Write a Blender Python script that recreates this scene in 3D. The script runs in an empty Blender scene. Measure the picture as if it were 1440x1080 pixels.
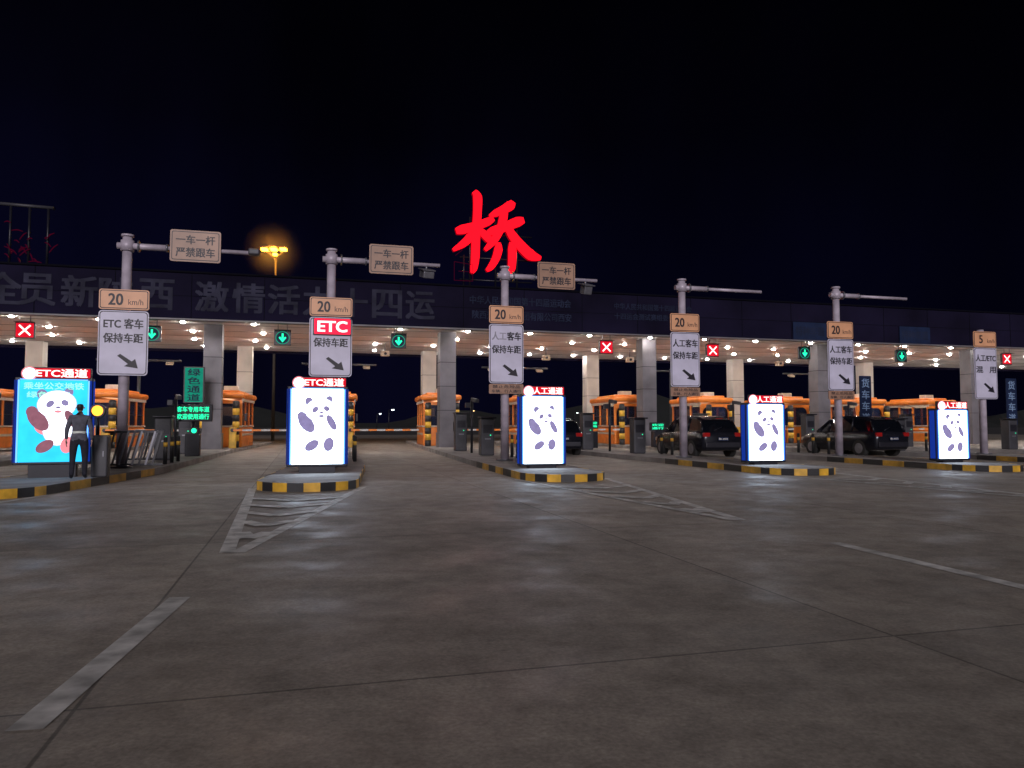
import bpy, bmesh, math, random
from mathutils import Vector, Matrix
random.seed(7)
D=bpy.data; C=bpy.context
sc=C.scene
sc.view_settings.view_transform='Standard'
sc.view_settings.look='None'
TH=math.radians(15.5)
U=Vector((math.cos(TH),math.sin(TH),0)); V=Vector((-0.2,0.98,0))
def S(t,d,z=0): return Vector((-13.4,32.5,z))+U*t+V*d

# ---------------- materials ----------------
def mat(name,col,rough=.6,metal=0,var=.15,scale=4,bump=0,spec=.5):
    m=D.materials.new(name); m.use_nodes=True; nt=m.node_tree; b=nt.nodes['Principled BSDF']
    b.inputs['Roughness'].default_value=rough; b.inputs['Metallic'].default_value=metal
    b.inputs['Specular IOR Level'].default_value=spec
    tc=nt.nodes.new('ShaderNodeTexCoord'); n=nt.nodes.new('ShaderNodeTexNoise')
    n.inputs['Scale'].default_value=scale; n.inputs['Detail'].default_value=6
    nt.links.new(tc.outputs['Object'],n.inputs['Vector'])
    r=nt.nodes.new('ShaderNodeValToRGB')
    r.color_ramp.elements[0].position=.3; r.color_ramp.elements[1].position=.7
    r.color_ramp.elements[0].color=(*[c*(1-var) for c in col],1)
    r.color_ramp.elements[1].color=(*[min(1,c*(1+var)) for c in col],1)
    nt.links.new(n.outputs['Fac'],r.inputs['Fac']); nt.links.new(r.outputs['Color'],b.inputs['Base Color'])
    if bump:
        bp=nt.nodes.new('ShaderNodeBump'); bp.inputs['Strength'].default_value=bump
        n2=nt.nodes.new('ShaderNodeTexNoise'); n2.inputs['Scale'].default_value=scale*12
        nt.links.new(tc.outputs['Object'],n2.inputs['Vector'])
        nt.links.new(n2.outputs['Fac'],bp.inputs['Height']); nt.links.new(bp.outputs['Normal'],b.inputs['Normal'])
    return m
def slab_mat(name,col):
    """concrete plaza: slabs with joints and stains"""
    m=mat(name,col,.7,0,.22,.35,.25); nt=m.node_tree; b=nt.nodes['Principled BSDF']
    tc=nt.nodes.new('ShaderNodeTexCoord'); mp=nt.nodes.new('ShaderNodeMapping'); mp.inputs['Rotation'].default_value=(0,0,-TH)
    nt.links.new(tc.outputs['Object'],mp.inputs[0])
    br=nt.nodes.new('ShaderNodeTexBrick'); br.offset=0; br.inputs['Scale'].default_value=1; br.inputs['Brick Width'].default_value=4.5; br.inputs['Row Height'].default_value=5
    br.inputs['Mortar Size'].default_value=.014; br.inputs['Mortar Smooth'].default_value=.6
    br.inputs['Color1'].default_value=(.85,.85,.85,1); br.inputs['Color2'].default_value=(1.1,1.08,1.05,1); br.inputs['Mortar'].default_value=(.4,.4,.4,1)
    nt.links.new(mp.outputs[0],br.inputs['Vector'])
    def noise(sc_,det,rg,lo,hi):
        n=nt.nodes.new('ShaderNodeTexNoise'); n.inputs['Scale'].default_value=sc_; n.inputs['Detail'].default_value=det; n.inputs['Roughness'].default_value=rg
        nt.links.new(tc.outputs['Object'],n.inputs['Vector'])
        mr=nt.nodes.new('ShaderNodeMapRange'); mr.inputs['From Min'].default_value=.3; mr.inputs['From Max'].default_value=.7; mr.inputs['To Min'].default_value=lo; mr.inputs['To Max'].default_value=hi
        nt.links.new(n.outputs['Fac'],mr.inputs['Value']); return mr.outputs[0]
    cur=b.inputs['Base Color'].links[0].from_socket
    for s in (br.outputs['Color'],noise(3,10,.75,.6,1.3),noise(40,4,.7,.75,1.25)):
        a=nt.nodes.new('ShaderNodeMix'); a.data_type='RGBA'; a.blend_type='MULTIPLY'; a.inputs[0].default_value=1
        nt.links.new(cur,a.inputs[6]); nt.links.new(s,a.inputs[7]); cur=a.outputs[2]
    nt.links.new(cur,b.inputs['Base Color'])
    nt.links.new(noise(1.2,6,.6,.4,.85),b.inputs['Roughness'])
    return m
def emi(name,col,s):
    m=D.materials.new(name); m.use_nodes=True; nt=m.node_tree; nt.nodes.clear()
    o=nt.nodes.new('ShaderNodeOutputMaterial'); e=nt.nodes.new('ShaderNodeEmission')
    e.inputs['Color'].default_value=(*col,1); e.inputs['Strength'].default_value=s
    nt.links.new(e.outputs[0],o.inputs[0]); return m
def led(name,col,s,sc_=3):
    m=emi(name,col,s); nt=m.node_tree; e=[n for n in nt.nodes if n.type=='EMISSION'][0]
    tc=nt.nodes.new('ShaderNodeTexCoord'); n=nt.nodes.new('ShaderNodeTexNoise'); n.inputs['Scale'].default_value=sc_
    mr=nt.nodes.new('ShaderNodeMapRange'); mr.inputs['To Min'].default_value=s*.7; mr.inputs['To Max'].default_value=s*1.3
    nt.links.new(tc.outputs['Object'],n.inputs['Vector']); nt.links.new(n.outputs['Fac'],mr.inputs['Value'])
    nt.links.new(mr.outputs[0],e.inputs['Strength']); return m
M={}
M['asphalt']=mat('asphalt',(.055,.053,.056),.75,0,.35,.6,.4)
M['apron']=slab_mat('plaza_concrete',(.31,.275,.24))
M['kerb']=mat('island_concrete',(.3,.28,.27),.8,0,.3,1.5,.3)
M['yel']=mat('yellow_paint',(.7,.4,.04),.5,0,.35,3)
M['blk']=mat('black_paint',(.025,.025,.027),.5,0,.4,3)
M['wht']=mat('white_paint',(.55,.54,.52),.6,0,.45,5)
M['fascia']=mat('fascia_panel',(.010,.008,.025),.8,0,.45,.3,0,.08)
M['fline']=mat('fascia_joint',(.004,.004,.008),.8,0,.1,1,0,.05)
M['fletter']=mat('fascia_letter',(.03,.03,.052),.7,0,.5,1.2,0,.1)
M['fletter2']=mat('fascia_small_letter',(.02,.026,.055),.7,0,.3,1,0,.1)
M['ceil']=mat('ceiling_panel',(.76,.73,.74),.5,0,.1,.6)
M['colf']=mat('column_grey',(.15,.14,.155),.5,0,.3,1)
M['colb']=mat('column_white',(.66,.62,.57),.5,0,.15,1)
M['pole']=mat('pole_paint',(.5,.44,.52),.45,.1,.25,3)
M['mast']=mat('mast_paint',(.05,.04,.03),.6)
M['sign']=mat('sign_sheet_white',(.62,.6,.75),.45,0,.12,2)
M['sign2']=mat('sign_sheet_orange',(.78,.4,.22),.45,0,.14,2)
M['sign3']=mat('sign_sheet_tan',(.38,.22,.15),.45,0,.2,2)
M['ink']=mat('sign_ink',(.012,.01,.02),.5)
M['ink2']=mat('sign_ink_faded',(.3,.29,.36),.5)
M['dark']=mat('dark_metal',(.018,.018,.026),.4,.2)
M['steel']=mat('galvanised_steel',(.22,.22,.25),.4,.6)
M['grey']=mat('machine_grey',(.05,.05,.06),.5,0,.25,3)
M['orange']=mat('booth_orange',(.85,.24,.035),.35,0,.2,2)
M['cream']=mat('booth_cream',(.6,.5,.4),.5)
M['bluesign']=mat('blue_sign',(.01,.02,.06),.6,0,.2,2,0,.2)
M['bluetext']=mat('blue_sign_text',(.22,.33,.52),.5)
M['hill']=mat('hill_ground',(.012,.014,.014),.95,0,.3,.05)
M['leaf']=mat('leaf',(.025,.032,.028),.7,0,.5,5)
M['bark']=mat('bark',(.08,.06,.05),.9)
M['jacket']=mat('jacket_cloth',(.1,.1,.13),.85,0,.25,14,.3)
M['trouser']=mat('trouser_cloth',(.018,.018,.03),.9,0,.3,14,.3)
M['skin']=mat('skin',(.42,.25,.18),.55,0,.08,9)
M['hair']=mat('hair',(.01,.008,.008),.5,0,.3,40,.4)
M['reflect']=mat('reflective_tape',(.7,.75,.7),.4,0,.1,9)
M['carpaint']=mat('car_paint',(.012,.013,.02),.22,.3,.2,2)
M['carglass']=mat('car_glass',(.004,.005,.008),.06,0,.1,2)
M['tyre']=mat('tyre_rubber',(.02,.02,.02),.85,0,.2,20,.3)
M['tail']=mat('tail_lamp_lens',(.3,.01,.01),.15)
g=D.materials.new('window_glass'); g.use_nodes=True; nt=g.node_tree
b=nt.nodes['Principled BSDF']; b.inputs['Base Color'].default_value=(.02,.03,.07,1); b.inputs['Roughness'].default_value=.08; b.inputs['Alpha'].default_value=.6
M['glass']=g
M['red']=emi('neon_red',(1,.004,.012),2.2)
M['reddark']=emi('neon_red_side',(.6,.0,.01),.6)
M['reddim']=emi('neon_red_dim',(.35,.01,.08),.13)
M['ledred']=emi('led_red',(1,.02,.06),1.6)
M['hdr']=led('led_header_red',(.9,.01,.03),.85)
M['hdrtext']=emi('led_header_text',(1,.62,.6),2.4)
M['grn']=emi('led_green',(.02,1,.45),1.7)
M['teal']=led('led_teal',(.03,.6,.4),.45)
M['tealface']=led('led_teal_panel',(.02,.5,.33),.5,6)
M['scrw']=led('screen_white',(.7,.84,1),6.0)
M['scrc']=led('screen_cyan',(.03,.56,1),1.5)
M['scrb']=emi('screen_edge_blue',(.12,.35,1),2.4)
M['scrb2']=emi('screen_halo_blue',(.02,.08,.7),.4)  # dim emission standing in for the blue halo around the screens
M['scrmint']=emi('screen_mint',(.4,1,.8),1.1)
M['pandaW']=emi('panda_white',(.85,.88,1),3.2)
M['pandaD']=led('panda_dark',(.27,.23,.44),1.1,9)
M['pandaL']=emi('panda_outline',(.65,.7,1),1.1)
M['pandaP']=emi('panda_pink',(1,.3,.35),1.1)
M['pandaB']=led('panda_brown',(.4,.16,.22),.8,9)
M['down']=emi('downlight',(1,.92,.86),330)
M['lampy']=emi('sodium_lamp',(1,.4,.02),22)
M['amber']=emi('amber_lamp',(1,.28,.02),5)
M['inter']=emi('booth_interior_light',(1,.72,.45),3.5)
M['farl']=emi('far_lamp',(.9,.95,1),6)
M['farw']=emi('far_lamp_warm',(1,.6,.25),5)

# ---------------- helpers ----------------
def parent(name,loc,rot=0.0):
    e=D.objects.new(name,None); e.empty_display_size=.3; sc.collection.objects.link(e)
    e.location=loc; e.rotation_euler=(0,0,rot); return e
def mesh(p,name,verts,faces,m,smooth=False):
    me=D.meshes.new(name); me.from_pydata([tuple(v) for v in verts],[],faces); me.update()
    if isinstance(m,str): m=M[m]
    me.materials.append(m)
    if smooth:
        for f in me.polygons: f.use_smooth=True
    o=D.objects.new(name,me); sc.collection.objects.link(o)
    if p: o.parent=p
    return o
def box(p,name,c,s,m,bev=0,rot=None):
    x,y,z=[a/2 for a in s]
    vs=[Vector((i*x,j*y,k*z)) for i in(-1,1) for j in(-1,1) for k in(-1,1)]
    o=mesh(p,name,vs,[(0,1,3,2),(4,6,7,5),(0,4,5,1),(2,3,7,6),(0,2,6,4),(1,5,7,3)],m)
    o.location=c
    if rot: o.rotation_euler=rot
    if bev:
        md=o.modifiers.new('b','BEVEL'); md.width=bev; md.segments=3
    return o
def cyl(p,name,a,b_,r,m,r2=None,n=16):
    a=Vector(a); b_=Vector(b_); r2=r if r2 is None else r2
    d=(b_-a).normalized(); q=d.to_track_quat('Z','Y'); vs=[];L=(b_-a).length
    for k,(zz,rr) in enumerate(((0,r),(L,r2))):
        for i in range(n):
            w=2*math.pi*i/n; vs.append(a+q@Vector((rr*math.cos(w),rr*math.sin(w),zz)))
    fs=[(i,(i+1)%n,n+(i+1)%n,n+i) for i in range(n)]+[tuple(range(n-1,-1,-1)),tuple(range(n,2*n))]
    o=mesh(p,name,vs,fs,m)
    for f in o.data.polygons[:n]: f.use_smooth=True
    return o
def poly(p,name,pts,y,th,m):
    n=len(pts); vs=[(a,y,c) for a,c in pts]+[(a,y+th,c) for a,c in pts]
    fs=[tuple(range(n)),tuple(range(2*n-1,n-1,-1))]+[(i,n+i,n+(i+1)%n,(i+1)%n) for i in range(n)]
    return mesh(p,name,vs,fs,m)
def rplate(p,name,cx,y,cz,w,h,r,th,m):
    pts=[]
    for qx,qz,a0 in((1,1,0),(-1,1,90),(-1,-1,180),(1,-1,270)):
        for k in range(6):
            a=math.radians(a0+k*18); pts.append((cx+qx*(w/2-r)+r*math.cos(a),cz+qz*(h/2-r)+r*math.sin(a)))
    return poly(p,name,pts[::-1],y,th,m)
def ell(p,name,cx,y,cz,rx,rz,m,rot=0,n=28):
    pts=[]
    for i in range(n):
        a=-2*math.pi*i/n; X=rx*math.cos(a); Z=rz*math.sin(a)
        pts.append((cx+X*math.cos(rot)-Z*math.sin(rot),cz+X*math.sin(rot)+Z*math.cos(rot)))
    return mesh(p,name,[(a,y,c) for a,c in pts],[tuple(range(n))],m)
def prism(p,name,pts,z0,z1,m):
    off=p.location if p else Vector((0,0,0)); n=len(pts)
    vs=[(q[0]-off.x,q[1]-off.y,z0-off.z) for q in pts]+[(q[0]-off.x,q[1]-off.y,z1-off.z) for q in pts]
    fs=[tuple(range(n-1,-1,-1)),tuple(range(n,2*n))]+[(i,(i+1)%n,n+(i+1)%n,n+i) for i in range(n)]
    return mesh(p,name,vs,fs,m)
def text(p,name,s,cx,y,cz,w,h,m,bold=.02):
    cu=D.curves.new(name,'FONT'); cu.body=s; cu.size=1; cu.resolution_u=3
    o=D.objects.new(name+'_t',cu); sc.collection.objects.link(o); C.view_layer.update()
    dg=C.evaluated_depsgraph_get(); me=D.meshes.new_from_object(o.evaluated_get(dg))
    D.objects.remove(o); D.curves.remove(cu)
    if len(me.vertices)==0: return None
    co=[v.co.copy() for v in me.vertices]; fc=[tuple(f.vertices) for f in me.polygons]; D.meshes.remove(me)
    xs=[v.x for v in co]; ys=[v.y for v in co]
    x0,x1,y0,y1=min(xs),max(xs),min(ys),max(ys)
    sx=w/(x1-x0); sz=h/(y1-y0)
    vs=[];fs=[]; k=h*bold
    sh=[(0,0)] if bold==0 else [(-k,-k*.6),(k,-k*.6),(-k,k*.6),(k,k*.6)]
    for j,(dx,dz) in enumerate(sh):
        n=len(vs)
        vs+=[(cx+(v.x-(x0+x1)/2)*sx+dx, y-j*.0006, cz+(v.y-(y0+y1)/2)*sz+dz) for v in co]
        fs+=[tuple(a+n for a in f) for f in fc]
    return mesh(p,name,vs,fs,m)

# ---------------- ground / road ----------------
gr=mesh(None,'ground',[(-1500,-1500,0),(1500,-1500,0),(1500,1500,0),(-1500,1500,0)],[(0,1,2,3)],'asphalt')
rp=parent('road',(0,30,0))
prism(rp,'concrete_plaza',[S(-45,-50),S(90,-50),S(90,60),S(-45,60)],-.02,.004,'apron')

COL=lambda i: Vector((-13.9,35.0,0))+U*5.5*(i-1)
poles={0:(-15.6,18.3),1:(-10.24,19.85),2:(-5.2,21.5),3:(-.23,23.9),4:(5.9,26.0),5:(11.9,27.5),6:(18.1,29.0),7:(24.5,31)}
scr={1:(-9.85,16.2),2:(-4.53,17.6),3:(.81,19.6),4:(7.2,21.4),5:(13.2,22.6)}
def nose(i):
    P=Vector((*poles[i],0))
    if i in scr: d=(Vector((*scr[i],0))-P).normalized()
    else: d=-V
    return P+d*6.0
for i in range(0,8):
    P=Vector((*poles[i],0)); N=nose(i); E=COL(i)+V*16
    path=[N,P,COL(i),E]; ip=parent('traffic_island',P)
    L=[];R=[]
    for k,q in enumerate(path):
        d=(path[min(k+1,3)]-path[max(k-1,0)]).normalized(); nrm=Vector((-d.y,d.x,0)); w=1.0
        L.append(q+nrm*w); R.append(q-nrm*w)
    d0=(N-P).normalized(); nr=Vector((-d0.y,d0.x,0)); cap=[N+nr*math.cos(a)*1.0+d0*math.sin(a)*1.0 for a in [math.pi*j/10 for j in range(1,10)]]
    if (cap[0]-L[0]).length>(cap[-1]-L[0]).length: cap=cap[::-1]
    ring=L[::-1]+cap+R
    prism(ip,'kerb_top',ring,0,.17,'kerb')
    edge=[L[0].lerp(L[1],f) for f in (.9,.75,.6,.45,.3,.15,0)]+cap+[R[0].lerp(R[1],f) for f in (0,.15,.3,.45,.6,.75,.9)]
    for k in range(len(edge)-1):
        a,b_=edge[k],edge[k+1]
        oa=(a-b_).normalized(); on=Vector((-oa.y,oa.x,0))
        if on.dot((a-N)) <0: on=-on
        vs=[a,b_,b_+on*.02,a+on*.02]
        m='yel' if k%2 else 'blk'
        mesh(ip,'kerb_paint',[(q.x-P.x,q.y-P.y,z) for z in(.0,.176) for q in vs],[(0,1,2,3),(4,5,6,7),(0,1,5,4),(1,2,6,5),(2,3,7,6),(3,0,4,7)],m)
mk=parent('lane_markings',(0,10,0))
def strip(a,b_,w,z=.008,m='wht'):
    a=Vector(a);b_=Vector(b_);d=(b_-a).normalized();n=Vector((-d.y,d.x,0))*w/2;o=mk.location
    q=[a-n,b_-n,b_+n,a+n]
    mesh(mk,'line',[(p.x-o.x,p.y-o.y,z) for p in q],[(0,1,2,3)],m)
for i in range(0,7):
    N=nose(i); P=Vector((*poles[i],0)); d=(N-P).normalized(); n=Vector((-d.y,d.x,0))
    tip=N+d*8
    strip(N+n*1.1,tip+n*.05,.15,.008); strip(N-n*1.1,tip-n*.05,.15,.012)
    for k in range(1,6):
        f=k/6; c=(N+d*1.2).lerp(tip,f*.95); w=1.0*(1-f)
        strip(c+n*w*.95,c+d*.5,.2,.016); strip(c-n*w*.95,c+d*.5,.2,.02)
    for k in range(3): strip(tip+d*(2+k*6),tip+d*(4.5+k*6),.15)

# ---------------- canopy ----------------
cp=parent('toll_station_canopy',S(20,6)); T0,T1=-20,64
prism(cp,'ceiling',[S(T0,.3),S(T1,.3),S(T1,15),S(T0,15)],5.95,6.25,'ceil')
prism(cp,'roof_slab',[S(T0,.3),S(T1,.3),S(T1,15),S(T0,15)],6.253,6.5,'fascia')
prism(cp,'fascia_front',[S(T0,0),S(T1,0),S(T1,.297),S(T0,.297)],5.87,7.85,'fascia')
prism(cp,'fascia_lip',[S(T0,-.06),S(T1,-.06),S(T1,.4),S(T0,.4)],5.80,5.867,'colf')
prism(cp,'parapet_cap',[S(T0,-.08),S(T1,-.08),S(T1,.4),S(T0,.4)],7.853,7.93,'fline')
prism(cp,'fascia_back',[S(T0,15.003),S(T1,15.003),S(T1,15.3),S(T0,15.3)],5.8,7.6,'fascia')
t=T0+1.5
while t<T1:
    prism(cp,'panel_joint',[S(t,-.012),S(t+.03,-.012),S(t+.03,.01),S(t,.01)],5.88,7.84,'fline'); t+=3
prism(cp,'panel_joint_h',[S(T0,-.009),S(T1,-.009),S(T1,.01),S(T0,.01)],6.84,6.86,'fline')
for d in (2.4,4.9,7.4,9.9,12.4):
    prism(cp,'ceiling_seam',[S(T0,d),S(T1,d),S(T1,d+.04),S(T0,d+.04)],5.935,5.96,'colf')
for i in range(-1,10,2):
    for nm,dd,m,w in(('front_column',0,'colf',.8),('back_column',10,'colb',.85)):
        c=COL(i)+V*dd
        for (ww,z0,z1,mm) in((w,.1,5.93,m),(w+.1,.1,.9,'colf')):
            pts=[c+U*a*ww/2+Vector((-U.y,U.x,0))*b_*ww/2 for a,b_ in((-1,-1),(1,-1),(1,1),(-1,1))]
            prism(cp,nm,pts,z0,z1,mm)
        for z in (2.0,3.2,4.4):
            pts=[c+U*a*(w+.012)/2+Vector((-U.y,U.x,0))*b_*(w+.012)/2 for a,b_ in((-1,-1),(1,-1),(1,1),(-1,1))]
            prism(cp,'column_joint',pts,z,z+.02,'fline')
tt=T0+1.3
while tt<T1-1:
    for d in (1.6,5.2,8.8,12.6):
        c=S(tt+(.9 if int(d)%2 else 0)+random.uniform(-.15,.15),d,5.94)-cp.location
        cyl(cp,'downlight_ring',c+Vector((0,0,.02)),c-Vector((0,0,.01)),.15,'steel')
        cyl(cp,'downlight_lens',c-Vector((0,0,.011)),c-Vector((0,0,.06)),.1,'down',.08,n=10)
    tt+=3.3

fp=parent('fascia_lettering',S(0,-.03),TH)
def tpx(px,d=0):
    r=(px-720)/1060; o=S(0,d); return (r*o.y-o.x)/(U.x-r*U.y)
for ch,px in zip('全员新陕西激情活力十四运',(-2,47,107,160,217,295,347,397,446,494,543,590)):
    text(fp,'letter',ch,tpx(px),0,6.86,1.3,1.28,'fletter',.03)
text(fp,'small_text','中华人民共和国第十四届运动会',tpx(733),0,7.25,5.1,.4,'fletter2')
text(fp,'small_text','陕西交通控股集团有限公司西安',tpx(735),0,6.55,5.0,.4,'fletter2')
text(fp,'small_text','中华人民共和国第十四届运动会',tpx(920),0,7.25,4.3,.32,'fletter2')
text(fp,'small_text','十四运会测试赛组委会办公室',tpx(920),0,6.75,4.3,.32,'fletter2')
for px in (1140,1288):
    rplate(fp,'board',tpx(px),-.05,6.35,2.1,.95,.05,.04,'bluesign')
    text(fp,'board_text','特种车道',tpx(px),-.06,6.35,1.8,.5,'fletter2')

# ---------------- rooftop characters ----------------
def stroke(p,name,pts,m,y=0,th=.22,mb=None):
    P=[Vector((a,c,0)) for a,c,w in pts]; W=[w/2 for a,c,w in pts]
    Q=[];WW=[]
    n=len(P)
    for i in range(n-1):
        p0=P[max(i-1,0)];p1=P[i];p2=P[i+1];p3=P[min(i+2,n-1)]
        for j in range(5):
            t=j/5; Q.append(.5*((2*p1)+(p2-p0)*t+(2*p0-5*p1+4*p2-p3)*t*t+(3*p1-p0-3*p2+p3)*t**3)); WW.append(W[i]*(1-t)+W[i+1]*t)
    Q.append(P[-1]);WW.append(W[-1]); n=len(Q)
    vs=[];
    for i in range(n):
        d=(Q[min(i+1,n-1)]-Q[max(i-1,0)]).normalized(); nn=Vector((-d.y,d.x,0))
        a=Q[i]+nn*WW[i]; b_=Q[i]-nn*WW[i]
        vs+=[(a.x,y,a.y),(b_.x,y,b_.y),(a.x,y+th,a.y),(b_.x,y+th,b_.y)]
    f1=[(4*i,4*i+1,4*i+5,4*i+4) for i in range(n-1)]
    fs=[(4*i+2,4*i+6,4*i+7,4*i+3) for i in range(n-1)]+[(4*i,4*i+4,4*i+6,4*i+2) for i in range(n-1)]+[(4*i+1,4*i+3,4*i+7,4*i+5) for i in range(n-1)]+[(0,2,3,1),(4*n-4,4*n-3,4*n-1,4*n-2)]
    o=mesh(p,name,vs,f1+fs,m)
    o.data.materials.append(M[mb or 'reddark'])
    for f in o.data.polygons[len(f1):]: f.material_index=1
    return o
cpnt=S(tpx(699,.6),.6)
rc=parent('rooftop_neon_character',(cpnt.x,cpnt.y,7.9),TH)
K=cpnt.y/1060
strokes=[
 [(641,326,8),(650,323,13),(668,317,12),(686,309,11),(694,304,6)],
 [(666,267,7),(671,275,13),(671,295,12),(669,330,12),(668,360,12),(666,377,10),(663,384,4)],
 [(668,322,7),(660,334,12),(650,344,10),(637,353,4)],
 [(674,320,6),(680,327,11),(687,334,11),(690,338,6)],
 [(722,277,7),(718,283,14),(708,290,12),(697,296,10),(688,301,4)],
 [(685,326,6),(693,322,12),(712,314,13),(729,306,14),(738,303,8)],
 [(711,289,8),(708,302,12),(703,320,11),(694,336,11),(682,350,5)],
 [(712,310,8),(721,326,13),(734,341,15),(748,353,16),(763,357,5)],
 [(701,338,6),(701,348,12),(697,362,11),(690,374,9),(684,379,4)],
 [(720,336,6),(721,346,12),(721,360,12),(720,374,11),(718,383,5)]]
for k,s in enumerate(strokes):
    stroke(rc,'stroke',[((x-699)*K/math.cos(TH)*.99,(597-y)*K+1.3-7.9,w*K) for x,y,w in s],'red',y=k*.004)
for x in (-1.3,0,1.1):
    cyl(rc,'support_post',(x,.35,0),(x,.35,3.6),.05,'dark')
for z in (.5,1.6,2.8): cyl(rc,'support_rail',(-1.8,.4,z),(1.9,.4,z),.04,'dark')
dm=parent('unlit_neon_character',S(tpx(652,.4),.4,7.9),TH)
for a,b_ in (((-.5,0),(.4,0)),((-.5,0),(-.5,.9)),((-.5,.9),(.4,.8)),((.4,0),(.4,.8)),((-.3,.45),(.3,.45)),((-.45,1.2),(-.1,1.5))):
    cyl(dm,'tube',(a[0],-.1,a[1]+.3),(b_[0],-.1,b_[1]+.3),.015,'reddim',n=8)
cyl(dm,'support',(0,.1,0),(0,.1,1.6),.04,'dark')
dm=parent('unlit_neon_character',S(tpx(30,.6),.6,7.9),TH)
for q in range(22):
    x=random.uniform(-.95,.85); z=random.uniform(.2,1.7)-x*.25; a=random.uniform(-1.2,1.0)
    l=random.uniform(.2,.5)
    stroke(dm,'tube',[(x,z,.03),(x+l*.5*math.cos(a),z+l*.5*math.sin(a)+.05,.05),(x+l*math.cos(a),z+l*math.sin(a),.03)],'reddim',y=q*.01,th=.04,mb='dark')
for x in(-.7,.0,.7): cyl(dm,'support',(x,.2,0),(x,.2,2.6),.05,'dark')
cyl(dm,'rail',(-1.6,.2,2.65),(.9,.2,2.6),.07,'grey')

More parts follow.
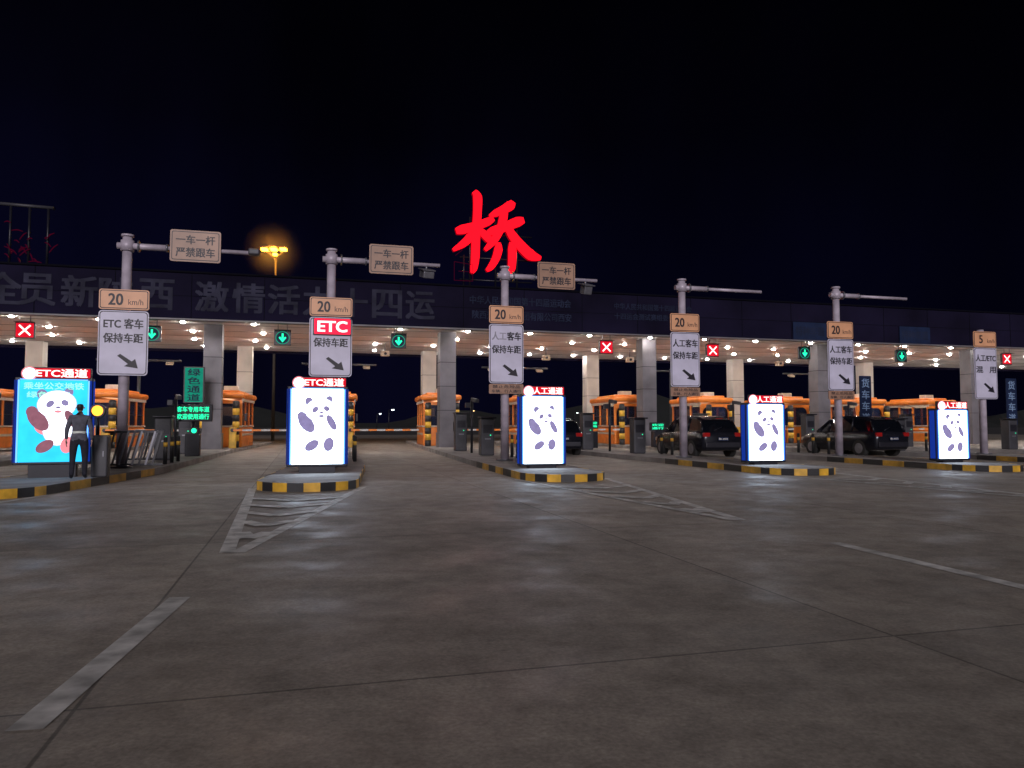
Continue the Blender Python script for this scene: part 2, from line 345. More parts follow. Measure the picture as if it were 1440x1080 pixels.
# ---------------- sign poles ----------------
zt={1:(4.86,4.30,2.57),2:(4.93,4.36,2.64),3:(5.07,4.48,2.58),4:(5.13,4.48,2.58),5:(5.06,4.41,2.52),6:(4.88,4.25,2.26)}
sgw={1:1.2,2:1.18,3:1.12,4:1.1,5:1.1,6:1.08}
txt={1:('ETC 客车','保持车距'),2:('','保持车距'),3:('人工客车','保持车距'),4:('人工客车','保持车距'),5:('人工客车','保持车距'),6:('人工/ETC','混   用')}
def arrow(p,cx,y,cz,s):
    pts=[(-.5,.36),(-.36,.5),(.2,-.02),(.36,.16),(.5,-.5),(-.16,-.36),(.02,-.2)]
    poly(p,'arrow',[(cx+a*s,cz+b_*s*.75) for a,b_ in pts],y,.005,'ink')
for i in range(1,7):
    x,y=poles[i]; p=parent('lane_sign_pole',(x,y,.17),TH); Z=-.17
    top=6.3 if i<6 else 4.95
    cyl(p,'pole',(0,0,0),(0,0,top+Z),.135,'pole',.12,24)
    cyl(p,'base_flange',(0,0,0),(0,0,.05),.28,'steel')
    if i<6:
        cyl(p,'cap',(0,0,top+Z-.005),(0,0,top+Z+.05),.16,'pole')
        za=6.05+Z
        cyl(p,'arm',(-.25,0,za),(1.0,0,za),.085,'pole')
        cyl(p,'arm_thin',(.9,0,za),(3.15,0,za),.055,'pole')
        cyl(p,'arm_flange',(.26,0,za),(.30,0,za),.16,'steel'); cyl(p,'arm_flange',(.95,0,za),(1.0,0,za),.11,'steel')
        cyl(p,'collar',(0,0,za-.14),(0,0,za+.14),.17,'pole')
        if i==1: box(p,'arm_end_housing',(3.2,-.05,za+.02),(.3,.26,.18),'grey',.04)
    if i<4:
        cx=1.7; zc=6.12+Z
        rplate(p,'no_follow_plate',cx,-.13,zc,1.28,.86,.06,.03,'sign3')
        rplate(p,'plate_border',cx,-.134,zc,1.2,.78,.05,.003,'ink')
        rplate(p,'plate_inner',cx,-.138,zc,1.16,.74,.04,.003,'sign3')
        text(p,'plate_text','一车一杆',cx,-.142,zc+.17,.98,.24,'ink',.025)
        text(p,'plate_text','严禁跟车',cx,-.142,zc-.17,.98,.25,'ink',.025)
        for dx in(-.3,.3): box(p,'clamp',(cx+dx,-.05,za),(.06,.14,.14),'steel')
    if i in(2,3):
        xx=2.75
        cyl(p,'device_stem',(xx,0,za),(xx,0,za-.18),.03,'steel')
        box(p,'camera_housing',(xx,-.08,za-.3),(.34,.4,.2) if i==2 else (.3,.3,.34),'steel',.03,(.3,0,.2)); box(p,'camera_hood',(xx,-.1,za-.16),(.4,.46,.03),'steel',0,(.3,0,.2))
    a,b_,c=zt[i]; w=sgw[i]
    zc=(a+b_)/2+Z; hh=a-b_-.03
    rplate(p,'speed_plate',0,-.2,zc,w,hh,.06,.03,'sign2'); rplate(p,'speed_border',0,-.204,zc,w-.05,hh-.05,.05,.003,'ink'); rplate(p,'speed_inner',0,-.208,zc,w-.09,hh-.09,.04,.003,'sign2')
    text(p,'speed_text','5' if i==6 else '20',-.2 ,-.212,zc,.16 if i==6 else .34,.3,'ink',.03); text(p,'speed_unit','km/h',.28,-.212,zc-.06,.36,.15,'ink',.0)
    zc=(b_+c)/2+Z; hh=b_-c-.03
    rplate(p,'lane_plate',0,-.2,zc,w,hh,.09,.03,'sign'); rplate(p,'lane_border',0,-.204,zc,w-.05,hh-.05,.08,.003,'ink'); rplate(p,'lane_inner',0,-.208,zc,w-.09,hh-.09,.07,.003,'sign')
    t1,t2=txt[i]
    if t1: text(p,'lane_text',t1,0,-.212,zc+hh*.30,.94,.26,'ink2' if i==3 else 'ink',.03)
    if i==3: text(p,'lane_text','客车',.25,-.216,zc+hh*.30,.44,.26,'ink',.03)
    text(p,'lane_text',t2,0,-.212,zc+hh*.075,.94,.25,'ink',.03)
    arrow(p,.12,-.216,zc-hh*.28,.5)
    if i==2:
        box(p,'led_box',(.04,-.24,zc+hh*.34),(1.06,.06,.48),'dark',.01)
        rplate(p,'led_face',.04,-.275,zc+hh*.34,1.0,.44,.03,.004,'ledred')
        text(p,'led_text','ETC',.04,-.279,zc+hh*.34,.8,.3,'hdrtext',.05)
    if i in(3,4,5):
        rplate(p,'sub_plate',0,-.2,c-.16+Z,w,.3,.03,.03,'sign3'); text(p,'sub_text','禁止危险品',0,-.206,c-.09+Z,.9,.1,'ink'); text(p,'sub_text','车辆、行人通行',0,-.206,c-.23+Z,.96,.1,'ink')
    for zz in (zc+hh*.3,zc-hh*.3,(a+b_)/2+Z):
        box(p,'bracket',(0,-.14,zz),(.5,.09,.06),'steel')

# ---------------- LED screens ----------------
st={1:2.25,2:2.13,3:2.02,4:1.86,5:1.72}
sw={1:1.27,2:1.17,3:1.05,4:1.08,5:1.04}
for i in range(1,6):
    x,y=scr[i]; rot=TH if i>1 else TH+.1
    p=parent('led_advertising_screen',(x,y,.17),rot); top=st[i]-.17; w=sw[i]; h=min(1.75,top-.12); zc=top-h/2
    box(p,'cabinet',(0,.16,zc),(w+.2,.3,h+.12),'dark',.02)
    box(p,'plinth',(0,.16,.03),(w*.7,.26,max(.06,(top-h)*1.6)),'dark')
    rplate(p,'screen',0,-.0,zc,w,h,.02,.008,'scrc' if i==1 else 'scrw')
    for sx in(-1,1):
        box(p,'edge_light',(sx*(w/2+.02),-.0,zc),(.03,.02,h),'scrb')
        box(p,'halo_strip',(sx*(w/2+.062),.004,zc),(.04,.02,h),'scrb2')  # screen's blue halo imitated by glowing strips, no separate lamp
        box(p,'halo_side',(sx*(w/2+.108),.14,zc),(.012,.18,h),'scrb2')  # cabinet flank made to glow as if lit by the screen
    box(p,'edge_light',(0,0,top+.014),(w,.02,.022),'scrb')
    hz=top+.16
    box(p,'header_box',(.08,.12,hz),(w*.96,.2,.24),'dark',.01)
    rplate(p,'header_face',.08,.012,hz,w*.94,.2,.02,.006,'hdr')
    text(p,'header_text','ETC通道' if i<3 else '人工通道',.14,.006,hz,w*.76,.18,'hdrtext',.03)
    ell(p,'logo',-w*.37,.001,hz-.02,.12,.12,'pandaW'); ell(p,'logo_ring',-w*.37,.005,hz-.02,.15,.15,'pandaP')
    s=w/1.17*1.16; cx=.02*s; cz=zc+(-.06 if i==1 else .0); Y=-.006
    def e(nm,dx,dz,rx,rz,mm,rot=0,l=0): ell(p,nm,cx+dx*s,Y-l*.003,cz+dz*s,rx*s,rz*s,mm,rot)
    lm='pandaD' if i!=1 else 'pandaB'
    e('panda_ear',-.19,.50,.08,.09,'pandaD',.4,0); e('panda_ear',.2,.54,.07,.08,'pandaD',-.3,0)
    if i==1: e('panda_scarf',.0,.0,.3,.2,'pandaP',.2,0)
    e('panda_body_outline',.05,-.06,.235,.315,'pandaL',0,0); e('panda_body',.05,-.06,.22,.3,'pandaW',0,1)
    e('panda_head_outline',.03,.33,.3,.245,'pandaL',.1,1); e('panda_head',.03,.33,.285,.23,'pandaW',.1,2)
    e('panda_eye',-.07,.34,.07,.05,'pandaD',.8,3); e('panda_eye',.15,.36,.06,.05,'pandaD',-.6,3)
    e('panda_nose',.05,.28,.035,.022,'pandaD',0,3); e('panda_mouth',.05,.21,.055,.025,'pandaP' if i==1 else 'pandaD',0,3)
    e('panda_arm',-.24,.06,.12,.21,lm,.7,4); e('panda_arm',.25,.08,.07,.17,lm,.5,4)
    e('panda_arm_tip',-.33,.2,.09,.1,lm,.3,5)
    e('panda_leg',-.13,-.38,.15,.09,lm,.6,4); e('panda_leg',.2,-.36,.1,.14,lm if i!=1 else 'pandaP',-.2,4)
    if i==1:
        text(p,'screen_text','乘坐公交地铁',.0,-.006,top-.12,1.12,.15,'scrmint',.03)
        text(p,'screen_text','绿色出行',-.1,-.006,top-.31,.8,.13,'scrmint',.03)

# ---------------- lane signals ----------------
sig=[(-7.11,'x'),(-2.23,'a'),(3.23,'a'),(8.5,'a'),(19.1,'x'),(25.2,'x'),(30.9,'a'),(37.4,'a'),(45.1,'x')]
for t,k in sig:
    q=S(t,.85); p=parent('lane_signal_light',(q.x,q.y,5.25),TH)
    cyl(p,'hanger',(-.2,0,.3),(-.2,0,.69),.02,'steel'); cyl(p,'hanger',(.2,0,.3),(.2,0,.69),.02,'steel')
    box(p,'housing',(0,.06,0),(.74,.14,.68),'dark',.02)
    box(p,'visor',(0,-.1,.345),(.74,.24,.015),'dark')
    if k=='x':
        rplate(p,'face',0,-.018,0,.66,.6,.02,.005,'hdr')
        for a in(-1,1):
            c,s_=math.cos(a*.78),math.sin(a*.78); L_,w_=.3,.035
            pts=[(c*u_-s_*v_,s_*u_+c*v_) for u_,v_ in((-L_,-w_),(L_,-w_),(L_,w_),(-L_,w_))]
            poly(p,'cross',pts,-.024-.003*(a+1),.002,'hdrtext')
    else:
        ell(p,'disc',0,-.016,0,.31,.3,'teal'); ell(p,'disc_dark',0,-.019,0,.27,.26,'bluesign')
        poly(p,'arrow_shaft',[(-.04,.2),(.04,.2),(.04,-.05),(-.04,-.05)],-.024,.002,'grn')
        poly(p,'arrow_head',[(-.17,.0),(0,-.21),(.17,.0),(.11,.05),(0,-.07),(-.11,.05)],-.027,.002,'grn')

for px in (150,485,541,768,886,1097,1395):
    q=S(tpx(px,8),8); p=parent('hanging_camera',(q.x,q.y,5.3),TH)
    cyl(p,'stem',(0,0,.1),(0,0,.64),.03,'steel'); box(p,'body',(0,0,0),(.46,.3,.3),'cream',.03); cyl(p,'lens',(0,-.15,0),(0,-.2,0),.08,'dark')
for i in (0,2,4,6,8):
    a=COL(i)+V*9; p=parent('rear_lane_gantry',(a.x,a.y,.17),TH)
    cyl(p,'post',(0,0,0),(0,0,4.9),.09,'grey'); cyl(p,'beam',(-2.2,0,4.75),(2.2,0,4.75),.06,'grey')
    for dx in(-1.6,1.6): box(p,'antenna',(dx,-.1,4.6),(.4,.3,.12),'cream',.02,(.4,0,0))

# ---------------- booths ----------------
def booth(i):
    c=COL(i)+V*4.6; p=parent('toll_booth',(c.x,c.y,.17),math.radians(11.5))
    W,L_=1.9,4.2
    box(p,'base_panel',(0,0,.5),(W,L_,1.0),'orange',.06)
    box(p,'base_stripe',(0,0,.62),(W+.01,L_-.2,.12),'cream')
    box(p,'sill',(0,0,1.04),(W+.06,L_+.06,.07),'cream',.01)
    for sx in(-1,1):
        for yy in(-2.0,-.65,.65,2.0):
            box(p,'pillar',(sx*(W/2-.07),yy,1.7),(.13,.16,1.26),'orange',.03)
        for yy in(-1.32,0,1.32):
            box(p,'side_window',(sx*(W/2-.06),yy,1.7),(.02,1.2,1.2),'glass')
            box(p,'window_rail',(sx*(W/2-.045),yy,1.62),(.03,1.2,.035),'dark')
        box(p,'roof_valance',(sx*(W/2+.02),0,2.36),(.05,L_+.1,.14),'cream')
    for sy in(-1,1):
        box(p,'end_window',(0,sy*(L_/2-.06),1.7),(W-.3,.02,1.2),'glass')
        for sx in(-1,1):
            pts=[(sx*(W/2-.13),2.2)]+[(sx*(W/2-.13-.42+.42*math.cos(a)),2.2-.42+.42*math.sin(a)) for a in [math.pi/2*j/8 for j in range(9)]]
            poly(p,'arch_corner',pts,sy*(L_/2-.05)-.02,.04,'orange')
        box(p,'end_header',(0,sy*(L_/2-.03),2.26),(W,.07,.16),'orange')
    box(p,'roof',(0,0,2.58),(W+.3,L_+.4,.3),'orange',.14)
    box(p,'roof_top',(0,0,2.78),(W*.8,L_*.85,.16),'orange',.07)
    box(p,'air_conditioner',(.2,-.6,2.98),(.7,.5,.26),'cream',.03)
    box(p,'ceiling_lamp',(0,0,2.28),(.3,2.6,.04),'inter')
    box(p,'desk',(.2,-.2,.95),(1.2,1.5,.12),'dark'); box(p,'monitor',(.3,-.5,1.3),(.5,.06,.4),'dark'); box(p,'rear_cabinet',(-.4,1.6,1.4),(.8,.4,1.4),'cream')
    box(p,'seat_back',(-.2,.4,1.3),(.5,.08,.6),'dark',.03); box(p,'fee_display',(W/2+.12,-1.6,1.5),(.12,.3,.4),'dark',.02)
for i in range(-1,10): booth(i)
for i in range(-1,10):
    for dx in(-.75,.75):
        c=COL(i)+V*1.9+U*dx; p=parent('striped_impact_post',(c.x,c.y,.17))
        for k in range(7): cyl(p,'band',(0,0,k*.32),(0,0,(k+1)*.32),.16+.001*(k%2),'yel' if k%2 else 'blk')
        cyl(p,'cap',(0,0,2.24),(0,0,2.3),.17,'blk',.1)
for i in range(0,9):
    c=COL(i)+V*1.0+U*.75; p=parent('boom_barrier',(c.x,c.y,.17),TH)
    box(p,'cabinet',(0,0,.5),(.32,.38,1.0),'yel',.03); cyl(p,'hub',(0,-.2,.86),(0,-.27,.86),.09,'dark')
    for k in range(8): box(p,'arm_segment',(.25+k*.42,-.3,.86),(.415,.04,.09),'wht' if k%2 else 'orange')
for i in range(0,8):
    P=Vector((*poles[i],0)); Q=COL(i); d=(Q-P)
    for f,dx in((.28,.15),(.62,-.1)):
        c=P+d*f+U*dx; p=parent('toll_ticket_machine',(c.x,c.y,.17),TH)
        h=1.35 if f<.5 else 1.6
        box(p,'body',(0,0,h/2),(.5,.45,h),'grey',.04); box(p,'hood',(0,-.06,h+.03),(.58,.6,.06),'dark',.02)
        box(p,'panel',(0,-.23,h*.72),(.36,.012,.3),'dark'); box(p,'slot',(0,-.235,h*.45),(.22,.012,.05),'steel')
        ell(p,'button',.1,-.238,h*.55,.02,.02,'grn')
    c=P+d*.45; p=parent('vehicle_camera_post',(c.x,c.y,.17),TH)
    cyl(p,'post',(0,0,0),(0,0,2.1),.05,'dark'); box(p,'camera',(.1,-.12,2.1),(.16,.42,.15),'grey',.03,(.15,0,.3)); box(p,'flash',(-.18,-.05,1.9),(.2,.18,.2),'dark',.02)
    for f in(.1,.16,.22):
        c=P+d*f+U*.75; p=parent('bollard',(c.x,c.y,.17)); cyl(p,'tube',(0,0,0),(0,0,.75),.055,'blk',n=12); cyl(p,'reflective_band',(0,0,.5),(0,0,.62),.058,'yel',n=12); cyl(p,'cap',(0,0,.75),(0,0,.78),.055,'blk',.03,12)
# ---------------- LED message boards ----------------
def board(name,x,y,zc,w,h,m,ztxt=None,lit=None):
    p=parent(name,(x,y,.17),TH); z=zc-.17
    box(p,'cabinet',(0,.08,z),(w+.1,.16,h+.1),'dark',.02); cyl(p,'post',(0,.12,0),(0,.12,z-h/2),.06,'dark')
    box(p,'base_cabinet',(0,.12,.4),(.5,.34,.8),'dark',.02)
    for k,l in enumerate(ztxt): text(p,'led_text',l,0,-.006,z+h*(.25-.5*k),w*.9,h*.38,m,.02)
    if lit: 
        ell(p,'signal',.05,-.08,lit-.17,.09,.09,'grn'); cyl(p,'signal_housing',(.05,-.07,lit-.17),(.05,.1,lit-.17),.13,'dark')
board('led_message_board',-11.5,27.2,1.72,1.2,.52,'grn',('客车专用车道','欢迎使用通行'),1.08)
board('led_message_board',-2.35,34.5,1.22,.55,.35,'grn',('车道','关闭'))
board('led_message_board',3.9,36.5,1.3,.5,.3,'grn',('欢迎','光临'))
board('led_message_board',7.3,37.8,1.2,.7,.32,'grn',('欢迎','通行'))
p=parent('vertical_led_sign',(-13.95,33.0,.17),TH); cyl(p,'post',(0,.1,0),(0,.1,2.2),.06,'dark'); box(p,'cabinet',(0,.1,2.87),(.86,.16,1.6),'dark',.02)
rplate(p,'face',0,.014,2.87,.74,1.5,.02,.004,'tealface')
for k,ch in enumerate('绿色通道'): text(p,'led_text',ch,0,.008,3.42-k*.37,.5,.3,'bluesign',.03)
for x,y in((16.9,36.0),(25.2,38)):
    p=parent('vertical_lane_sign',(x,y,.0),TH); cyl(p,'post',(0,.1,0),(0,.1,3.6),.05,'steel')
    rplate(p,'panel',0,0,2.45,.66,2.35,.04,.04,'bluesign'); 
    for k,ch in enumerate('货车车道'): text(p,'glyph',ch,0,-.006,3.28-k*.55,.42,.42,'bluetext',.02)
p=parent('amber_warning_light',(-9.0,16.4,.17),TH)
box(p,'cabinet',(.08,0,.45),(.32,.3,.9),'grey',.03); cyl(p,'stem',(0,0,.9),(0,0,1.3),.04,'dark'); cyl(p,'lamp_body',(0,-.06,1.43),(0,.1,1.43),.15,'dark'); ell(p,'lens',0,-.066,1.43,.11,.11,'amber')
box(p,'door_handle',(.16,-.16,.5),(.02,.02,.12),'steel')
for (x,y,n) in((-9.3,18.6,8),(-10.6,21.5,8)):
    p=parent('guard_fence',(x,y,.17),TH)
    for z in(.15,.95): box(p,'rail',(0,0,z),(n*.15+.1,.05,.05),'dark')
    for k in range(n): box(p,'slat',((k-(n-1)/2)*.15,-.03,.55),(.045,.02,.85),'grey' if k%2 else 'steel',0,(0,.25,0))

# ---------------- dark cars waiting in the manual lanes (rear view) ----------------
def car(x,y,rot,sc_=1.0):
    """y axis = forward. body lofted from stations: (y, half width low, half width waist, z sill, z waist)"""
    p=parent('car',(x,y,.0),rot); p.scale=(sc_,sc_,sc_)
    st_=[(-2.28,.70,.74,.45,.86),(-2.2,.84,.86,.30,1.0),(-1.7,.90,.90,.24,1.06),(-.8,.91,.91,.22,1.04),(.5,.91,.91,.22,1.0),(1.2,.90,.89,.22,.98),(1.9,.87,.84,.26,.86),(2.25,.76,.72,.34,.74),(2.32,.62,.6,.42,.64)]
    vs=[];fs=[]
    for (yy,wl,ww,zl,zw) in st_:
        zm=(zl+zw)/2
        ring=[(-wl*.9,zl),(-wl,zl+.1),(-ww*1.01,zm+.08),(-ww*.97,zw-.06),(-ww*.88,zw),(0,zw+.03),(ww*.88,zw),(ww*.97,zw-.06),(ww*1.01,zm+.08),(wl,zl+.1),(wl*.9,zl)]
        vs+=[(a,yy,c) for a,c in ring]
    n=11
    for k in range(len(st_)-1):
        for j in range(n): fs.append((k*n+j,k*n+(j+1)%n,(k+1)*n+(j+1)%n,(k+1)*n+j))
    fs+=[tuple(range(n-1,-1,-1)),tuple(range((len(st_)-1)*n,len(st_)*n))]
    o=mesh(p,'body_shell',vs,fs,'carpaint',True); o.modifiers.new('b','BEVEL').width=.02
    gs=[(-2.12,.78,1.0,.76,1.02),(-1.85,.80,1.0,.64,1.5),(-1.4,.81,1.0,.64,1.62),(-.3,.81,1.0,.66,1.67),(.45,.80,.98,.62,1.6),(1.25,.76,.96,.72,1.0)]
    vs=[];fs=[]; n=6
    for yy,wb,zb,wt,zt_ in gs: vs+=[(-wb,yy,zb),(-wt,yy,max(zb+.01,zt_-.1)),(-wt*.85,yy,zt_),(wt*.85,yy,zt_),(wt,yy,max(zb+.01,zt_-.1)),(wb,yy,zb)]
    for k in range(len(gs)-1):
        for j in range(n-1): fs.append((k*n+j,k*n+j+1,(k+1)*n+j+1,(k+1)*n+j))
    o=mesh(p,'greenhouse',vs,fs,'carglass'); o.data.materials.append(M['carpaint'])
    for f in o.data.polygons:
        c=f.center
        if c.z>1.5 and -1.9<c.y<.45: f.material_index=1
    for sx in(-1,1):
        for a,b_ in(((-2.1,.79,1.02),(-1.84,.655,1.45)),((-.9,.825,1.02),(-.9,.68,1.55)),((.45,.81,1.0),(.42,.66,1.5)),((1.2,.77,1.0),(.46,.65,1.52))):
            cyl(p,'roof_pillar',(sx*a[1],a[0],a[2]),(sx*b_[1],b_[0],b_[2]),.035,'carpaint',n=8)
        box(p,'tail_lamp',(sx*.68,-2.235,.9),(.3,.1,.17),'tail',.03)
        box(p,'rear_reflector',(sx*.62,-2.27,.5),(.2,.03,.05),'tail')
        box(p,'head_lamp',(sx*.62,2.2,.68),(.3,.12,.14),'cream',.03)
        box(p,'wing_mirror',(sx*.98,.75,1.06),(.18,.1,.14),'carpaint',.03)
        for yy in(-1.4,1.42):
            cyl(p,'tyre',(sx*.68,yy,.34),(sx*.915,yy,.34),.34,'tyre',n=28); cyl(p,'wheel_rim',(sx*.9,yy,.34),(sx*.925,yy,.34),.21,'steel',n=20)
    box(p,'rear_bumper',(0,-2.27,.5),(1.5,.1,.22),'dark',.04); rplate(p,'number_plate',0,-2.335,.74,.44,.13,.01,.01,'bluesign'); text(p,'plate_text','陕A 3K572',0,-2.34,.74,.38,.08,'wht',.02)
    box(p,'rear_spoiler',(0,-1.93,1.56),(1.15,.22,.04),'carpaint',.015); box(p,'high_brake_lamp',(0,-2.04,1.54),(.3,.02,.02),'tail')
    cyl(p,'rear_wiper',(-.3,-2.13,1.06),(.1,-2.03,1.2),.01,'dark',n=6)
car(7.7,31.8,math.radians(14)); car(14.55,32.4,math.radians(18)); car(1.7,33.5,math.radians(12),.97)

# ---------------- toll worker beside the first screen ----------------
def skinned(p,name,V_,E_,R_,root,matfn,mats,sub=2):
    me=D.meshes.new(name); me.from_pydata(V_,E_,[]); o=D.objects.new(name,me); sc.collection.objects.link(o)
    sk=o.modifiers.new('s','SKIN'); sk.use_smooth_shade=True
    for k,r in enumerate(R_):
        q=me.skin_vertices[0].data[k]; q.radius=r if isinstance(r,tuple) else (r,r); q.use_root=(k==root)
    ss=o.modifiers.new('u','SUBSURF'); ss.levels=sub; ss.render_levels=sub
    C.view_layer.update(); dg=C.evaluated_depsgraph_get(); m2=D.meshes.new_from_object(o.evaluated_get(dg)); D.objects.remove(o)
    m2.materials.clear()
    for m in mats: m2.materials.append(M[m])
    for f in m2.polygons: f.use_smooth=True; f.material_index=matfn(f.center)
    o=D.objects.new(name,m2); sc.collection.objects.link(o); o.parent=p; return o
wp=parent('toll_worker',(-9.02,15.75,.17),math.radians(25)); wp.scale=(.96,.96,.96)
bv=[(0,0,.86),(0,.0,1.0),(0,-.01,1.16),(0,0,1.3),(0,0,1.38),(0,.005,1.45),
    (.1,0,.82),(.115,.02,.46),(.12,-.02,.09),(.135,.12,.035),
    (-.1,0,.82),(-.115,.0,.46),(-.125,-.04,.09),(-.14,.10,.035),
    (.16,0,1.33),(.225,-.02,1.07),(.235,.07,.85),
    (-.16,0,1.33),(-.235,-.03,1.07),(-.25,.05,.85)]
be=[(0,1),(1,2),(2,3),(3,4),(4,5),(0,6),(6,7),(7,8),(8,9),(0,10),(10,11),(11,12),(12,13),(3,14),(14,15),(15,16),(3,17),(17,18),(18,19)]
br_=[(.155,.115),(.14,.105),(.16,.12),(.15,.105),.058,.052,.1,.066,.048,.04,.1,.066,.048,.04,.068,.05,.036,.068,.05,.036]
def bmf(c):
    if c.z<.1: return 3
    if abs(c.x)<.19 and c.z<.84: return 1
    if c.z>1.41: return 2
    if abs(c.x)<.2 and (.99<c.z<1.02): return 4
    return 0
skinned(wp,'body',bv,be,br_,0,bmf,['jacket','trouser','skin','dark','reflect'])
skinned(wp,'head',[(0,.0,1.44),(0,.005,1.52),(0,.0,1.58),(0,.0,1.63)],[(0,1),(1,2),(2,3)],[.05,(.072,.085),(.078,.092),(.06,.07)],0,
    lambda c: 1 if (c.y<.02 and c.z>1.49) or c.z>1.6 else 0,['skin','hair'])
skinned(wp,'nose',[(0,.085,1.56),(0,.108,1.535)],[(0,1)],[.01,.014],0,lambda c:0,['skin'],1)
for sx in(-1,1):
    skinned(wp,'ear',[(sx*.078,.0,1.52),(sx*.084,-.008,1.56)],[(0,1)],[.011,.016],0,lambda c:0,['skin'],1)
    hx,hy,hz_=(.235,.07,.85) if sx>0 else (-.25,.05,.85)
    skinned(wp,'hand_palm',[(hx,hy,hz_),(hx,hy+.01,hz_-.045),(hx,hy+.015,hz_-.085)],[(0,1),(1,2)],[(.024,.03),(.016,.036),(.014,.036)],0,lambda c:0,['skin'],1)
    for k,l in enumerate((.062,.072,.068,.052)):
        fy=hy+.042-.02*k
        skinned(wp,'finger',[(hx,fy,hz_-.075),(hx-sx*.004,fy,hz_-.09-l*.5),(hx-sx*.018,fy,hz_-.09-l)],[(0,1),(1,2)],[.009,.0085,.0075],0,lambda c:0,['skin'],1)
    skinned(wp,'thumb',[(hx,hy+.025,hz_-.03),(hx-sx*.01,hy+.058,hz_-.06),(hx-sx*.014,hy+.062,hz_-.09)],[(0,1),(1,2)],[.011,.01,.008],0,lambda c:0,['skin'],1)

# ---------------- street lamp behind ----------------
p=parent('street_lamp',(-19.0,60,0))
cyl(p,'mast',(0,0,0),(0,0,14.9),.14,'mast',.08); 
for dx in(-.75,0,.75):
    cyl(p,'arm',(0,0,14.6),(dx,-.3,15.2),.04,'mast'); box(p,'lamp_head',(dx,-.5,15.42),(.6,.6,.1),'mast',.03)
    box(p,'lamp_lens',(dx,-.5,15.25),(.5,.5,.22),'lampy',.08)
box(p,'lamp_lens',(.1,-.5,14.85),(.35,.35,.2),'lampy',.08)
bm=D.meshes.new('lamp_halo'); b2=bmesh.new(); bmesh.ops.create_icosphere(b2,subdivisions=3,radius=2.6); b2.to_mesh(bm); b2.free()  # scatter sphere added to imitate the glow around the lamp heads
mm=D.materials.new('halo_scatter'); mm.use_nodes=True; nt=mm.node_tree; nt.nodes.clear()
o_=nt.nodes.new('ShaderNodeOutputMaterial'); vsn=nt.nodes.new('ShaderNodeVolumeScatter'); vsn.inputs['Color'].default_value=(1,.9,.8,1)
tc=nt.nodes.new('ShaderNodeTexCoord'); ln=nt.nodes.new('ShaderNodeVectorMath'); ln.operation='LENGTH'; nt.links.new(tc.outputs['Object'],ln.inputs[0])
mr=nt.nodes.new('ShaderNodeMapRange'); mr.inputs['From Min'].default_value=0; mr.inputs['From Max'].default_value=2.6; mr.inputs['To Min'].default_value=1; mr.inputs['To Max'].default_value=0
nt.links.new(ln.outputs['Value'],mr.inputs['Value'])
pw=nt.nodes.new('ShaderNodeMath'); pw.operation='POWER'; pw.inputs[1].default_value=2; nt.links.new(mr.outputs[0],pw.inputs[0])
ml=nt.nodes.new('ShaderNodeMath'); ml.operation='MULTIPLY'; ml.inputs[1].default_value=.08; nt.links.new(pw.outputs[0],ml.inputs[0])
nt.links.new(ml.outputs[0],vsn.inputs['Density']); nt.links.new(vsn.outputs[0],o_.inputs['Volume'])
bm.materials.append(mm); mo=D.objects.new('lamp_halo',bm); sc.collection.objects.link(mo); mo.parent=p; mo.location=(0,-.5,15.1)
ld=D.lights.new('sodium_light','POINT'); ld.energy=800; ld.color=(1,.38,.03); ld.shadow_soft_size=.3
lo=D.objects.new('sodium_bulb',ld); sc.collection.objects.link(lo); lo.parent=p; lo.location=(0,-.9,15.1)
k=0
for x,y,z in((-24.5,150,4.2),(-22,210,3),(-40,160,5),(35,220,6),(60,230,4),(92,240,7),(-34,190,4),(-14,260,6),(20,240,5),(46,200,3.5),(75,210,5.5),(8,280,7)):
    k+=1
    p=parent('distant_street_lamp',(x,y,0)); cyl(p,'mast',(0,0,0),(0,0,z),.1,'dark'); cyl(p,'arm',(0,0,z),(.8,0,z+.1),.06,'dark'); box(p,'lens',(.8,0,z),(.45,.3,.2),'farl' if k%2 else 'farw')
vs=[];fs=[];n=120
for k in range(n+1):
    x=-500+1000*k/n; h=7+5*math.sin(k*.21)+3*math.sin(k*.57+1)+random.uniform(0,1.5)
    vs+=[(x,330,0),(x,350+random.uniform(-5,5),max(2,h)),(x,420,0)]
for k in range(n): a=3*k; fs+=[(a,a+3,a+4,a+1),(a+1,a+4,a+5,a+2)]
mesh(None,'hill',vs,fs,'hill')

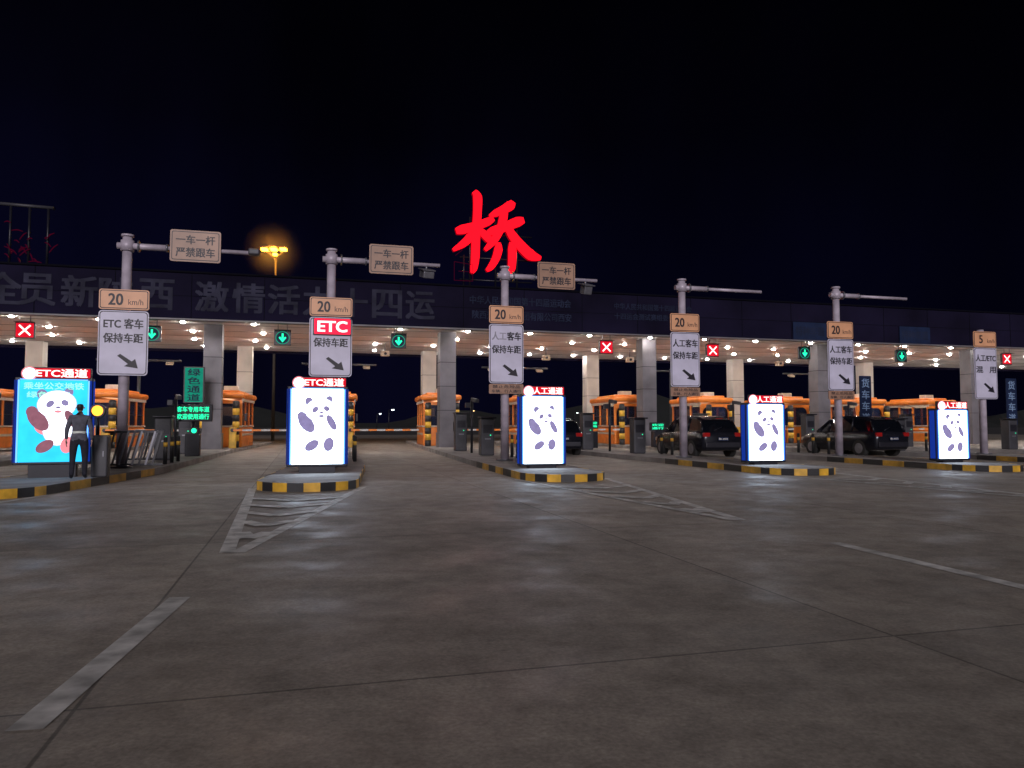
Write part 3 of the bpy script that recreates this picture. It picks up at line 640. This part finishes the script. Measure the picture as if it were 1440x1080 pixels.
# ---------------- world & added fill light ----------------
w=D.worlds.new('World'); sc.world=w; w.use_nodes=True; nt=w.node_tree; bg=nt.nodes['Background']
tc=nt.nodes.new('ShaderNodeTexCoord'); sp=nt.nodes.new('ShaderNodeSeparateXYZ'); nt.links.new(tc.outputs['Generated'],sp.inputs[0])
r=nt.nodes.new('ShaderNodeValToRGB'); els=r.color_ramp.elements
els[0].position=0; els[0].color=(.0018,.0018,.0085,1); els[1].position=.55; els[1].color=(.0003,.0003,.0008,1)
e1=els.new(.2); e1.color=(.0014,.0014,.0078,1); e2=els.new(.36); e2.color=(.0007,.0006,.0028,1)
nt.links.new(sp.outputs['Z'],r.inputs['Fac'])
mp=nt.nodes.new('ShaderNodeMapping'); mp.inputs['Scale'].default_value=(5,5,.8); nz=nt.nodes.new('ShaderNodeTexNoise'); nz.inputs['Scale'].default_value=1; nz.inputs['Detail'].default_value=3
nt.links.new(tc.outputs['Generated'],mp.inputs[0]); nt.links.new(mp.outputs[0],nz.inputs['Vector'])
mr=nt.nodes.new('ShaderNodeMapRange'); mr.inputs['From Min'].default_value=.3; mr.inputs['From Max'].default_value=.7; mr.inputs['To Min'].default_value=.6; mr.inputs['To Max'].default_value=1.4
nt.links.new(nz.outputs['Fac'],mr.inputs['Value'])
mx=nt.nodes.new('ShaderNodeMapRange'); mx.inputs['From Min'].default_value=-.3; mx.inputs['From Max'].default_value=.6; mx.inputs['To Min'].default_value=1.1; mx.inputs['To Max'].default_value=.5
nt.links.new(sp.outputs['X'],mx.inputs['Value'])
mu=nt.nodes.new('ShaderNodeMath'); mu.operation='MULTIPLY'; nt.links.new(mr.outputs[0],mu.inputs[0]); nt.links.new(mx.outputs[0],mu.inputs[1])
nt.links.new(r.outputs[0],bg.inputs['Color']); nt.links.new(mu.outputs[0],bg.inputs['Strength'])
sl=D.lights.new('fill_sun','SUN'); sl.energy=1.7; sl.angle=math.radians(18); sl.color=(1,.93,.98)  # unseen sun added from the camera side to brighten signs and poles
so=D.objects.new('fill_sun',sl); sc.collection.objects.link(so); so.location=(0,-20,15)
so.rotation_euler=Vector((-.12,1,-.32)).to_track_quat('-Z','Y').to_euler()

cd=D.cameras.new('camera'); co=D.objects.new('camera',cd); sc.collection.objects.link(co)
co.location=(0,0,1.3); co.rotation_euler=(math.radians(90+3.08),0,0); cd.lens=26.5; cd.sensor_width=36; cd.clip_end=3000; cd.clip_start=.05
sc.camera=co
